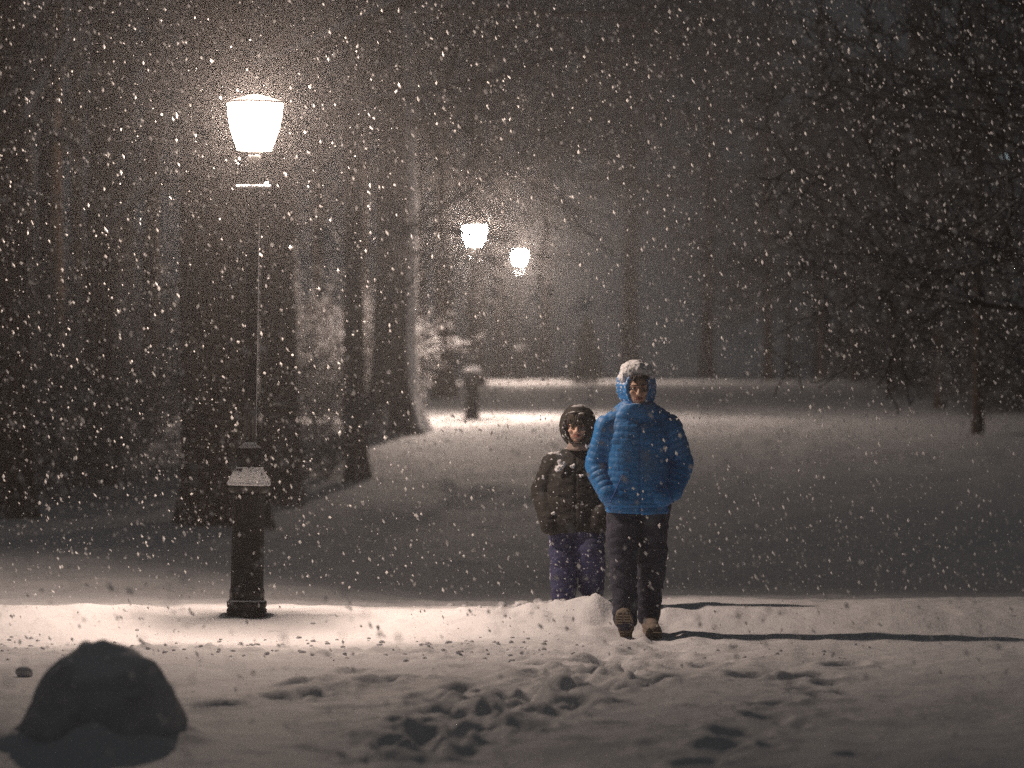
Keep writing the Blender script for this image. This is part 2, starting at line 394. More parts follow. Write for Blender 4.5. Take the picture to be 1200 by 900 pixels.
# ------------------------------------------------------------------ trees
class Tree:
    def __init__(s, seed): s.r = random.Random(seed); s.seed = seed; s.lim = MB(); s.count = 0
    def tube(s, pts, rad, sides, mb):
        rings = []; up = Vector((.3, .2, .93)).normalized()
        for i, p in enumerate(pts):
            d = (pts[min(i+1, len(pts)-1)]-pts[max(i-1, 0)]).normalized(); u = d.cross(up)
            u = u.normalized() if u.length > .05 else d.orthogonal().normalized(); v = d.cross(u)
            rings.append([p + (u*math.cos(2*math.pi*k/sides)+v*math.sin(2*math.pi*k/sides))*rad[i] for k in range(sides)])
        mb.loft(rings, cap=False)
    def grow(s, p, d, L, r, lev, prm):
        rr = s.r; segs = max(3, int(6-lev)); pts = [p.copy()]; rad = [r]; dd = d.copy(); q = p.copy()
        for i in range(segs):
            wob = prm['wob']*(1+.3*lev)
            dd = dd + Vector((rr.gauss(0, wob), rr.gauss(0, wob), rr.gauss(0, wob*.8)+prm['trop'][min(lev, 3)]))
            dd.normalize(); q = q + dd*(L/segs); pts.append(q.copy()); rad.append(max(r*(1-.75*(i+1)/segs), prm['rmin']))
        s.tube(pts, rad, 7 if lev == 1 else (5 if lev == 2 else 3), s.lim); s.count += 1
        if lev >= prm['levels']: return
        n = prm['n'][lev]
        for k in range(n):
            t = rr.uniform(.25, 1.0) if k else 1.0; f = t*segs; i = min(int(f), segs-1); pp = pts[i].lerp(pts[i+1], f-i)
            base = (pts[i+1]-pts[i]).normalized(); az = rr.uniform(0, 2*math.pi); side = base.orthogonal().normalized(); side = Matrix.Rotation(az, 3, base) @ side
            side.z *= prm.get('flat', .8)
            ang = R(rr.uniform(25, 62)) if k else R(12); nd = (base*math.cos(ang)+side*math.sin(ang)).normalized()
            s.grow(pp, nd, L*rr.uniform(.42, .70)*(1.15-.35*t), max(rad[i]*.62, prm['rmin']), lev+1, prm)
def trunk_mesh(H, r0, r1, seed, flare=.6, lean=(0, 0), sides=32, bark=.05):
    zs = np.concatenate([np.linspace(-.6, 1.2, 16), np.linspace(1.35, H, 26)]); V = []
    rs = random.Random(seed); ph = [rs.uniform(0, 6) for _ in range(4)]
    for z in zs:
        t = max(z, 0)/H; r = r0*(1-t)+r1*t; fl = flare*r0*math.exp(-max(z, 0)/.45)
        cx = lean[0]*z + .05*r0*4*math.sin(z*.5+ph[0]); cyy = lean[1]*z + .05*r0*4*math.sin(z*.43+ph[1])
        for i in range(sides):
            a = 2*math.pi*i/sides
            rr = r + fl*(.6+.5*math.cos(5*a+ph[2])+.25*math.cos(3*a+ph[3]))
            V.append((cx+rr*math.cos(a), cyy+rr*math.sin(a), z))
    V = np.array(V); c = np.repeat(V.reshape(len(zs), sides, 3).mean(1), sides, 0); dirn = V-c; dirn[:, 2] = 0
    ln = np.linalg.norm(dirn, axis=1, keepdims=True); dirn /= ln
    Pn = V*[1, 1, .25]; d = bark*r0*4*(fbm(Pn, 6/max(r0*2, .2), 3, seed))*.5
    V = V + dirn*d[:, None]
    F = [(k*sides+i, k*sides+(i+1) % sides, (k+1)*sides+(i+1) % sides, (k+1)*sides+i) for k in range(len(zs)-1) for i in range(sides)]
    F.append(tuple((len(zs)-1)*sides+i for i in range(sides)))
    return V, F
def make_tree(seed, H=14, r0=.4, first=3.0, nlimb=9, L=5, lean=(0, 0), flare=.6, prm=None, bark='bark', twig='twig', name='bare_tree', flat_az=None, crown_top=None, extra=()):
    P = dict(wob=.13, trop=[0, .02, .0, -.02], levels=4, n=[0, 6, 5, 4], rmin=.008, flat=.8)
    if prm: P.update(prm)
    root = empty(name); V, F = trunk_mesh(H, r0, r0*.35, seed, flare, lean); mesh_obj('trunk', V, F, M[bark], root)
    T = Tree(seed)
    for k in range(nlimb):
        t = k/max(nlimb-1, 1); z = first+(H*.97-first)*t*(crown_top or 1); az = (k*2.4+T.r.uniform(-.4, .4)) if flat_az is None else flat_az[k % len(flat_az)]+T.r.uniform(-.3, .3)
        el = R(T.r.uniform(5, 35)+35*t); d = Vector((math.cos(az)*math.cos(el), math.sin(az)*math.cos(el), math.sin(el)))
        rz = r0*(1-.65*z/H)
        T.grow(Vector((lean[0]*z, lean[1]*z, z)), d, L*(1.05-.55*t)*T.r.uniform(.8, 1.15), rz*.42, 1, P)
    for z, d, L_, r_ in extra: T.grow(Vector((0, 0, z)), Vector(d).normalized(), L_, r_, 1, P)
    T.lim.build('crown', M[twig], root)
    return root
def place(o, px, Y, py=None, rz=0, dz=-.02, sc=1):
    Y = Y*K
    x = (px-600)/FPX*Y; z = gz(x, Y) if py is None else CAMZ-(py-450)/FPX*Y
    o.location = (x, Y, z+dz); o.rotation_euler = (0, 0, rz); o.scale = (sc, sc, sc)
GT = 'bare snow-dusted trees of the park'
t1 = make_tree(11, 16, .48, 5.2, 9, 4.2, lean=(.012, 0), flare=.38, prm=dict(rmin=.010)); place(t1, 258, 28.6); tag(t1, 'thickest dark tree trunk, directly behind the nearest park lamp', 'tree', GT)
t2 = make_tree(12, 15, .27, 5.0, 8, 4, lean=(-.004, 0), flare=.25, prm=dict(rmin=.010)); place(t2, 330, 32.2); tag(t2, 'dark tree trunk just right of the nearest lamp post, left of the lit gap', 'tree', GT)
t3 = make_tree(13, 9, .12, 3.2, 8, 3, flare=.8, prm=dict(rmin=.008)); place(t3, 417, 34.8, sc=1); tag(t3, 'slender young tree right of the lit gap, standing before the snow-plastered trunk', 'tree', GT)
t3b = make_tree(14, 8, .055, 3, 8, 2.6, flare=.5, prm=dict(rmin=.007)); place(t3b, 406, 36.5); tag(t3b, 'thinnest sapling in the lit gap, touching the left side of a slender tree', 'tree', GT)
t4 = make_tree(15, 16, .37, 6.6, 9, 4.6, lean=(-.006, 0), flare=1.0, bark='bark_plastered', flat_az=[0.1, 2.9, -.5, 1.4, 3.6], prm=dict(rmin=.011), extra=[(4.9, (1, -.1, .12), 3.6, .17), (5.0, (-1, -.2, .08), 2.6, .15), (2.9, (1, -.5, -.12), 1.6, .06)]); place(t4, 462, 38.8); tag(t4, 'broad flared tree with a bright snow-plastered right side, left of the second lamp', 'tree', GT)
t5 = make_tree(16, 15, .22, 4.5, 9, 6, flare=.5, prm=dict(rmin=.014)); place(t5, 520, 52); tag(t5, 'hazy trunk between the snow-plastered tree and the second lamp', 'tree', GT)
# more of the wood, copies of three kinds
kA = make_tree(21, 15, .30, 4.2, 11, 6.5, flare=.5, prm=dict(rmin=.014, levels=4)); kB = make_tree(22, 13, .22, 3.4, 11, 5.5, flare=.5, prm=dict(rmin=.013)); kC = make_tree(23, 11, .14, 2.2, 12, 4, flare=.4, prm=dict(rmin=.011, n=[0, 7, 5, 4]))
used = set()
wood = [(kC, 176, 38, 0, 'thin trunk in the dark wood, closest to the left side of the thickest trunk'), (kB, 118, 34, 1, 'middling trunk in the dark left wood, standing well left of the thick trunk'),
        (kA, 8, 30, 2, 'big dark trunk at the extreme left edge'), (kB, 62, 40, 3, 'trunk in the left wood, second from the left edge'), (kA, -60, 48, 4, 'tree outside the left edge whose limbs reach in'),
        (kA, 145, 52, 5, 'faint distant trunk deep in the left wood'), (kB, 225, 56, 1.2, 'faint trunk in the haze left behind the thick trunk'), (kC, 92, 46, 2.2, 'slim faint trunk deep in the left wood'),
        (kC, 372, 50, .6, 'slim hazy tree behind the lit gap'), (kB, 556, 60, 5.3, 'hazy trunk behind the second lamp post'), (kA, 585, 80, 1.0, 'faint trunk seen between the two far lamps'),
        (kB, 640, 86, 1.4, 'faint tree far behind the small evergreen'), (kA, 740, 84, 5.0, 'faint far tree above the blue jacketed walker'), (kB, 830, 80, .9, 'faint far tree right of the tall walker'),
        (kC, 900, 72, 1.9, 'small faint far tree near the middle right horizon'), (kA, 420, 62, 2.7, 'hazy far tree behind the slender tree pair'), (kB, 340, 70, 1.0, 'farthest faint tree behind the lit gap'), (kA, 490, 82, .3, 'farthest faint trunk beside the snow-plastered tree'),
        (kA, 960, 92, 1.1, 'very faint far tree on the right horizon'), (kB, 30, 64, 5.5, 'far tree lost in the dark at left')]
for i, (k, px, Y, rz, lab) in enumerate(wood):
    o = k if id(k) not in used else copy_tree(k); used.add(id(k)); place(o, px, Y, rz=rz, sc=random.uniform(.92, 1.12)); tag(o, lab, 'tree', GT)
# row of small spreading trees on the right
small = dict(wob=.13, trop=[0, -.015, .0, .02], levels=4, n=[0, 7, 5, 3], rmin=.0075, flat=.6)
GR = 'row of low spreading trees on the right'
rA = make_tree(31, 5.6, .085, 1.35, 17, 3.3, flare=.3, prm=small, twig='twig_bare', name='spreading_tree'); rB = make_tree(32, 5.2, .095, 1.3, 16, 3.2, flare=.3, prm=small, twig='twig_bare', name='spreading_tree')
used = set()
for (k, px, Y, py, rz, lab) in [(rA, 1146, 38.5, 500, 0, 'nearest spreading tree with its short trunk clear against the snow at right'), (rB, 1102, 46, 480, 1.5, 'second spreading tree, just left of the nearest one on the right'),
                            (rA, 1047, 54, 461, 2.5, 'third spreading tree counted from the right edge'), (rB, 1001, 62, 447, 4, 'fourth spreading tree, fading into the haze'), (rB, 1225, 42, 500, 5, 'spreading tree past the right edge, crown crossing into the picture'),
                            (rA, 962, 70, 441, .8, 'last and faintest of the spreading trees'), (rA, 1170, 56, 470, 3.9, 'spreading tree behind the nearest one, deep in the dark hedge'), (rB, 925, 78, 440, 1.7, 'tiny far spreading tree at the end of the row')]:
    o = k if id(k) not in used else copy_tree(k); used.add(id(k)); place(o, px, Y, py, rz, sc=1.0); tag(o, lab, 'tree', GR)
# nearer tree outside the right edge whose limbs hang in
rn = make_tree(41, 8.5, .14, 2.5, 22, 2.5, flare=.4, prm=dict(wob=.13, trop=[0, -.01, .0, .02], levels=4, n=[0, 6, 5, 4], rmin=.0085, flat=.7), twig='twig_bare', flat_az=[3.0, 3.5, 2.5, 4.2, 2.0]); place(rn, 1300, 23); tag(rn, 'near bare tree past the right edge, its black boughs filling the upper right corner', 'tree')
rn2 = make_tree(42, 12, .20, 2.6, 15, 3.2, flare=.4, prm=dict(wob=.12, trop=[0, .0, -.0, .0], levels=4, n=[0, 6, 4, 3], rmin=.010, flat=.7), twig='twig_bare', flat_az=[3.0, 3.6, 2.4, 4.4, 1.8]); place(rn2, 1270, 48); tag(rn2, 'tall bare tree behind the black boughs at upper right', 'tree')
# high limbs over the path: two tall trees whose long boughs cross above the far lamps
rc = make_tree(43, 17, .33, 6.3, 11, 5.2, flare=.5, prm=dict(wob=.10, trop=[0, -.01, -.0, -.0], levels=4, n=[0, 8, 6, 4], rmin=.016, flat=.5), flat_az=[3.1, 3.4, 2.7, 0, 1.6]); place(rc, 1080, 57); tag(rc, 'tall tree in the haze whose long bough crosses above the open snow', 'tree', GT)

def make_shrub(seed, n=26, h=1.3, spread=.6, name='shrub', twig='twig', rm=.005):
    T = Tree(seed); P = dict(wob=.16, trop=[0, .01, 0, 0], levels=3, n=[0, 6, 5, 3], rmin=rm, flat=.8)
    for i in range(n):
        az = T.r.uniform(0, 6.28); el = R(T.r.uniform(35, 80)); d = Vector((math.cos(az)*math.cos(el), math.sin(az)*math.cos(el), math.sin(el)))
        T.grow(Vector((T.r.gauss(0, spread*.3), T.r.gauss(0, spread*.3), -.1)), d, h*T.r.uniform(.6, 1), .014, 1, P)
    return T.lim.build(name, M[twig])
GS = 'bare shrubs under the trees'
M['twig_snowy'] = coated_mat('snow_laden_twig', (.03, .022, .02, 1), (.08, .06, .05, 1), 10, up=(-.3, .2), amount=1.0, bs=.2)
sD = make_shrub(54, 40, 1.7, 1.3, twig='twig_snowy', rm=.009)
sA = make_shrub(51, 24, 1.6, .9); sB = make_shrub(52, 22, 1.1, .8); sC = make_shrub(53, 34, 1.9, 1.4, twig='twig_bare', rm=.009)
used = set()
for (k, px, Y, rz, sc, lab) in [(sD, 388, 39.5, 0, 1.0, 'snow-laden shrub in the lit gap between the two nearer trunks'), (sB, 372, 35, 1, .8, 'low twiggy shrub at the foot of the lit gap'), (sD, 362, 42.5, 2, 1.25, 'shrub behind the lit gap, half hidden by a trunk'),
                              (sA, 150, 37, 3, 1.4, 'dark shrub left of the thick trunk'), (sA, 85, 35, 4, 1.5, 'dark tall shrub in the left wood'), (sB, 30, 33, 5, 1.6, 'dark shrub at the left edge near the big trunk'), (sA, -10, 37, .5, 1.8, 'dark shrub cut by the left edge'),
                              (sA, 195, 44, 5.5, 1.6, 'faint shrub behind the thick trunk at left'), (sA, 120, 46, 1.7, 1.9, 'faint tall shrub deep in the left wood'), (sA, 50, 50, 2.8, 2.0, 'far shrub deep in the dark left wood'),
                              (sC, 1180, 44, 0, 1.0, 'black hedge shrub right of the nearest spreading tree'), (sC, 1120, 52, 2, 1.0, 'black hedge shrub between the two nearest spreading trees'), (sC, 1215, 47, 4, 1.1, 'black hedge shrub at the right edge'),
                              (sC, 1075, 62, 1, 1.0, 'dim hedge shrub behind the third spreading tree'), (sC, 1030, 72, 3, 1.0, 'dim far hedge shrub'), (sC, 985, 80, 5, 1.1, 'very dim far hedge shrub, left end of the hedge'),
                              (sA, 515, 58, 1, 1.2, 'hazy shrub behind the second lamp'), (sA, 600, 80, 4, 1.5, 'hazy far shrub by the farthest lamp')]:
    o = k if id(k) not in used else copy_tree(k); used.add(id(k)); place(o, px, Y, rz=rz, dz=-.05, sc=sc); tag(o, lab, 'shrub', GS)

def make_evergreen(seed, H=1.6, Wd=.48):
    r = random.Random(seed); root = empty('evergreen_tree'); t = MB(); t.lathe([(.05, -.2), (.045, .2), (.02, H*.8), (.008, H)], 8); t.build('trunk', M['bark'], root)
    b = MB()
    for i in range(620):
        z = H*(.12+.88*r.random()**.85); rad = Wd*(1-z/H)**.7*(.55+.5*r.random()); az = r.uniform(0, 6.28)
        p0 = Vector((0, 0, z)); p1 = Vector((rad*math.cos(az), rad*math.sin(az), z-.12*r.random()+.04))
        for j in range(7):
            c = p0.lerp(p1, .3+.7*j/6)+Vector((r.gauss(0, .025), r.gauss(0, .025), r.gauss(0, .02))); s = .05*(.7+r.random())
            d = Vector((r.gauss(0, 1), r.gauss(0, 1), r.gauss(-.4, .5))).normalized()*s; e = d.cross(Vector((r.gauss(0, 1), r.gauss(0, 1), r.gauss(0, 1)))).normalized()*s*.4
            b.add([c-e, c+d, c+e, c-d*.5+Vector((0, 0, s*.3))], [(0, 1, 2), (0, 2, 3)])
    b.build('crown', M['needle'], root); return root
ev = make_evergreen(61, 1.85, .58); place(ev, 688, 62, 456); tag(ev, 'small dark evergreen beyond the child, right of the far lamps', 'tree')

# street light shining cold through the boughs at upper right
sl = empty('street_light'); place(sl, 1180, 66)
b = MB(); b.lathe([(.10, -.3), (.08, 1), (.06, 6.9)], 12); b.build('pole', M['iron'], sl)
b = MB(); b.capsule((0, 0, 6.85), (-.55, 0, 7.05), .03, .025, 8); b.build('arm', M['iron'], sl)
zl = CAMZ+(450-182)/FPX*66*K - sl.location.z
sl_h = MB(); sl_h.ell((-.7, 0, zl+.07), (.26, .12, .06)); sl_h.build('lamp_head', M['iron'], sl)
sl_g = MB(); sl_g.ell((-.7, 0, zl), (.16, .10, .05)); sl_g.build('lamp_lens', glow_mat('cold_lens', (.75, .92, 1.0), 2.2, 0), sl)
sl.location.x += .7
tag(sl, 'distant street light shining cold white through the upper right boughs', 'street light')

# ------------------------------------------------------------------ boulder, twig, clods
def rock(seed, shape, n=5):
    bm = bmesh.new(); bmesh.ops.create_icosphere(bm, subdivisions=n, radius=1); V = np.array([v.co[:] for v in bm.verts]); F = [[v.index for v in f.verts] for f in bm.faces]; bm.free()
    rs = np.random.default_rng(seed)
    for k in range(11):       # chop with planes: flat worn facets
        d = rs.normal(size=3); d /= np.linalg.norm(d); h = rs.uniform(.70, .90); t = V@d-h; V = V-np.outer(np.maximum(t, 0)*.85, d)
    V = V*(1+.05*fbm(V, 1.8, 3, seed)[:, None]); V = V*(1+.09*noise(V, 2.6, seed+2)[:, None]); V = V*(1+.04*noise(V, 5.5, seed+3)[:, None]); V = V*(1+.022*fbm(V, 9, 3, seed+4)[:, None]); return shape(V), F
def bshape(V):
    V = V*[.40, .36, .47]; z = V[:, 2]; t = np.clip(z/.44, 0, 1)
    V[:, 0] = V[:, 0]*(1.0-.10*t) + np.where(V[:, 0] < 0, V[:, 0]*(.20*(1-t)-.24*t), 0) - .01*t; return V
V, F = rock(5, bshape); bx, by = px2g(115, 860)
bo = mesh_obj('boulder', V, F, M['rock']); bo.location = (bx+.04, by-.22, gz(bx, by)-.09); bo.scale = (1.03, 1.0, 1.10); tag(bo, 'rounded grey boulder sunk in the trampled snow at lower left', 'boulder')
T = Tree(71); T.grow(Vector((0, 0, -.02)), Vector((.75, -.1, .5)), .11, .009, 2, dict(wob=.15, trop=[0]*4, levels=3, n=[0, 2, 3, 2], rmin=.003))
tw = T.lim.build('twig', M['twig_bare']); tx, ty = px2g(78, 862); tw.location = (tx, ty, gz(tx, ty)); tag(tw, 'short dark twig poking from the snow at the foot of the boulder', 'twig')
V, F = rock(8, lambda V: V*[.05, .045, .04], 3); tx, ty = px2g(28, 790); o = mesh_obj('snow_lump', V, F, M['rock']); o.location = (tx, ty, gz(tx, ty)+.02); tag(o, 'fist sized lump on the lit snow behind the boulder', 'snow lump')
b = MB(); V0, F0 = rock(9, lambda V: V, 2)
for i in range(300):
    if i < 180: px, py, s = random.uniform(-20, 640), random.gauss(757, 8), random.uniform(.007, .019)
    elif i < 240: px, py, s = random.uniform(600, 1040), random.gauss(758, 10), random.uniform(.006, .015)
    else: px, py, s = random.gauss(650, 45), random.gauss(715, 5), random.uniform(.02, .05)
    x, y = px2g(px, py); a = random.uniform(0, 6); k = np.array([random.uniform(.7, 1.4), random.uniform(.7, 1.3), random.uniform(.6, 1)])*s
    W = V0*k; W = np.stack([W[:, 0]*math.cos(a)-W[:, 1]*math.sin(a), W[:, 0]*math.sin(a)+W[:, 1]*math.cos(a), W[:, 2]], 1)+[x, y, gz(x, y)+s*.15]; b.add(W, F0)
o = b.build('snow_crumbs', M['snow_soft']); tag(o, 'crumbs of broken snow scattered over the lit strip', 'snow crumbs', kind='stuff')

# ------------------------------------------------------------------ people
def remesh(mb, voxel, smooth=3, fn=None, name='m', mat=None, parent=None):
    me = bpy.data.meshes.new(name); me.from_pydata(mb.V, [], mb.F); me.update()
    bm = bmesh.new(); bm.from_mesh(me); bmesh.ops.recalc_face_normals(bm, faces=bm.faces); bm.to_mesh(me); bm.free()
    o = bpy.data.objects.new(name, me); col.objects.link(o)
    md = o.modifiers.new('r', 'REMESH'); md.mode = 'VOXEL'; md.voxel_size = voxel; md.use_smooth_shade = True
    if smooth: sm = o.modifiers.new('s', 'SMOOTH'); sm.factor = .5; sm.iterations = smooth
    dg = bpy.context.evaluated_depsgraph_get(); new = bpy.data.meshes.new_from_object(o.evaluated_get(dg))
    o.modifiers.clear(); o.data = new; o.name = name; new.name = name
    bpy.data.meshes.remove(me)
    if fn:
        n = len(new.vertices); P = np.empty(n*3); new.vertices.foreach_get('co', P); P = P.reshape(-1, 3); Nn = np.array([v.normal[:] for v in new.vertices])
        P = fn(P, Nn); new.vertices.foreach_set('co', P.ravel()); new.update()
    new.polygons.foreach_set('use_smooth', [True]*len(new.polygons))
    new.materials.clear(); new.materials.append(mat)
    if parent: o.parent = parent
    return o
def seg_t(P, a, b):
    a = np.array(a); b = np.array(b); d = b-a; L2 = d@d; t = np.clip(((P-a)@d)/L2, 0, 1); dist = np.linalg.norm(P-(a+t[:, None]*d), axis=1); return t*math.sqrt(L2), dist
def hand(mb, w, d, s, side):
    w = Vector(w); d = Vector(d).normalized(); u = d.cross(Vector((0, 1, 0))).normalized(); v = d.cross(u)
    mb.capsule(w, w+d*.085*s, .026*s, .034*s)
    for k, (o, L) in enumerate([(-.030, .070), (-.010, .080), (.010, .075), (.029, .058)]):
        a = w+d*.09*s+u*o*s; m_ = a+d*L*.5*s+v*.006*s; mb.capsule(a, m_, .0095*s, .009*s, 8); mb.capsule(m_, m_+d*L*.42*s+v*.02*s, .009*s, .008*s, 8)
    a = w+d*.03*s-u*.028*s*side; m_ = a+d*.035*s-u*.025*s*side; mb.capsule(a, m_, .013*s, .011*s, 8); mb.capsule(m_, m_+d*.03*s-u*.004*s*side, .011*s, .009*s, 8)

def head_parts(mb, c, s=1.0):
    x, y, z = c    # centre of the skull; face looks to -y
    mb.ell((x, y+.012*s, z+.02*s), (.074*s, .092*s, .092*s), 24, 16)
    mb.ell((x, y-.018*s, z-.035*s), (.058*s, .066*s, .075*s), 24, 14)
    mb.ell((x, y-.045*s, z-.088*s), (.026*s, .026*s, .020*s))                 # chin
    mb.capsule((x, y-.086*s, z+.010*s), (x, y-.103*s, z-.028*s), .009*s, .014*s, 12)   # nose
    for k in (-1, 1):
        mb.ell((x+k*.011*s, y-.090*s, z-.033*s), (.008*s, .010*s, .007*s), 10, 8)
        mb.ell((x+k*.030*s, y-.078*s, z+.022*s), (.026*s, .014*s, .007*s), 12, 8)       # brow
        mb.ell((x+k*.040*s, y-.062*s, z-.022*s), (.020*s, .018*s, .016*s), 12, 8)       # cheekbone
        mb.ell((x+k*.076*s, y+.01*s, z-.01*s), (.009*s, .020*s, .032*s), 12, 8)         # ear
def face_carve(c, s):
    c = np.array(c)
    def f(P, Nn):
        P = P.copy()
        for k in (-1, 1):
            e = c+np.array([k*.030, -.085, .004])*s; d = np.linalg.norm((P-e)/[1, 1.4, .75], axis=1)/s; m = np.exp(-(d/.017)**2)*(P[:, 1] < c[1]); P[:, 1] += m*.011*s
        d = np.abs(P[:, 2]-(c[2]-.060*s))/s; m = np.exp(-(d/.004)**2)*(np.abs(P[:, 0]-c[0]) < .024*s)*(P[:, 1] < c[1]-.05*s); P[:, 1] += m*.005*s
        return P
    return f
def face_bits(root, c, s):
    x, y, z = c
    for k in (-1, 1):
        e = MB(); e.ell((x+k*.030*s, y-.071*s, z+.003*s), (.012*s, .012*s, .0095*s), 14, 10); eo = e.build('eye', M['eye_white'], root)
        i = MB(); i.ell((x+k*.030*s, y-.0815*s, z+.002*s), (.0052*s, .003*s, .0052*s), 12, 8); i.build('iris', M['iris'], eo)
        b = MB(); b.capsule((x+k*.014*s, y-.092*s, z+.022*s), (x+k*.046*s, y-.080*s, z+.026*s), .0045*s, .003*s, 8); b.build('eyebrow', M['hair'], root)
    l = MB(); l.capsule((x-.018*s, y-.082*s, z-.062*s), (x+.018*s, y-.082*s, z-.062*s), .0065*s, .0065*s, 10); l.ell((x, y-.086*s, z-.066*s), (.015*s, .006*s, .006*s)); l.ell((x, y-.086*s, z-.057*s), (.014*s, .005*s, .004*s)); l.build('lips', M['lips'], root)
def fringe(root, c, s, seed, n=46, low=.03):
    r = random.Random(seed); h = MB()
    h.ell((c[0], c[1]+.014*s, c[2]+.066*s), (.077*s, .088*s, .056*s), 20, 12)
    for i in range(n):
        a = R(r.uniform(-65, 65)); p = Vector((c[0]+.070*s*math.sin(a), c[1]-.086*s*math.cos(a), c[2]+.085*s+r.uniform(-.01, .01)))
        q = p+Vector((r.gauss(0, .010)*s, -.012*s*math.cos(a), -r.uniform(low, low+.04)*s)); h.capsule(p, q, .008*s, .004*s, 6)
    h.build('hair', M['hair'], root)

def hood_mesh(c, rx, ry, rz, thick, face_w, face_h, face_z, n=44, m=30, tip=.0, base_z=-.16):
    """hood shell round the head: closed outside and inside joined at the face opening; open towards -y"""
    c = Vector(c); cz = c.z+face_z
    outer = []; inner = []
    # spin profile round the y axis: from the back pole to the rim of the face opening
    for j in range(m):
        t = j/(m-1); ang = t*R(128)          # 0 back pole, grows to the front rim
        ro, ri = [], []
        for i in range(n):
            a = 2*math.pi*i/n; ca, sa = math.cos(a), math.sin(a)
            sx = rx*math.sin(ang); sz = rz*math.sin(ang)
            if t > .62:                      # blend to the opening's oval
                k = (t-.62)/.38; k = k*k*(3-2*k); sx = sx*(1-k)+face_w*k; sz = sz*(1-k)+face_h*k
            dz = face_z*max(0, t-.4)/.6
            if sa < 0: sz *= 1.12
            yy = ry*math.cos(ang)
            ro.append(c+Vector((sx*ca, yy, dz+sz*sa)))
            ri.append(c+Vector(((sx-thick)*ca, yy-(thick if t < .3 else 0)*.6, dz+(sz-thick)*sa)))
        outer.append(ro); inner.append(ri)
    mb = MB(); mb.loft(outer+inner[::-1]); return mb

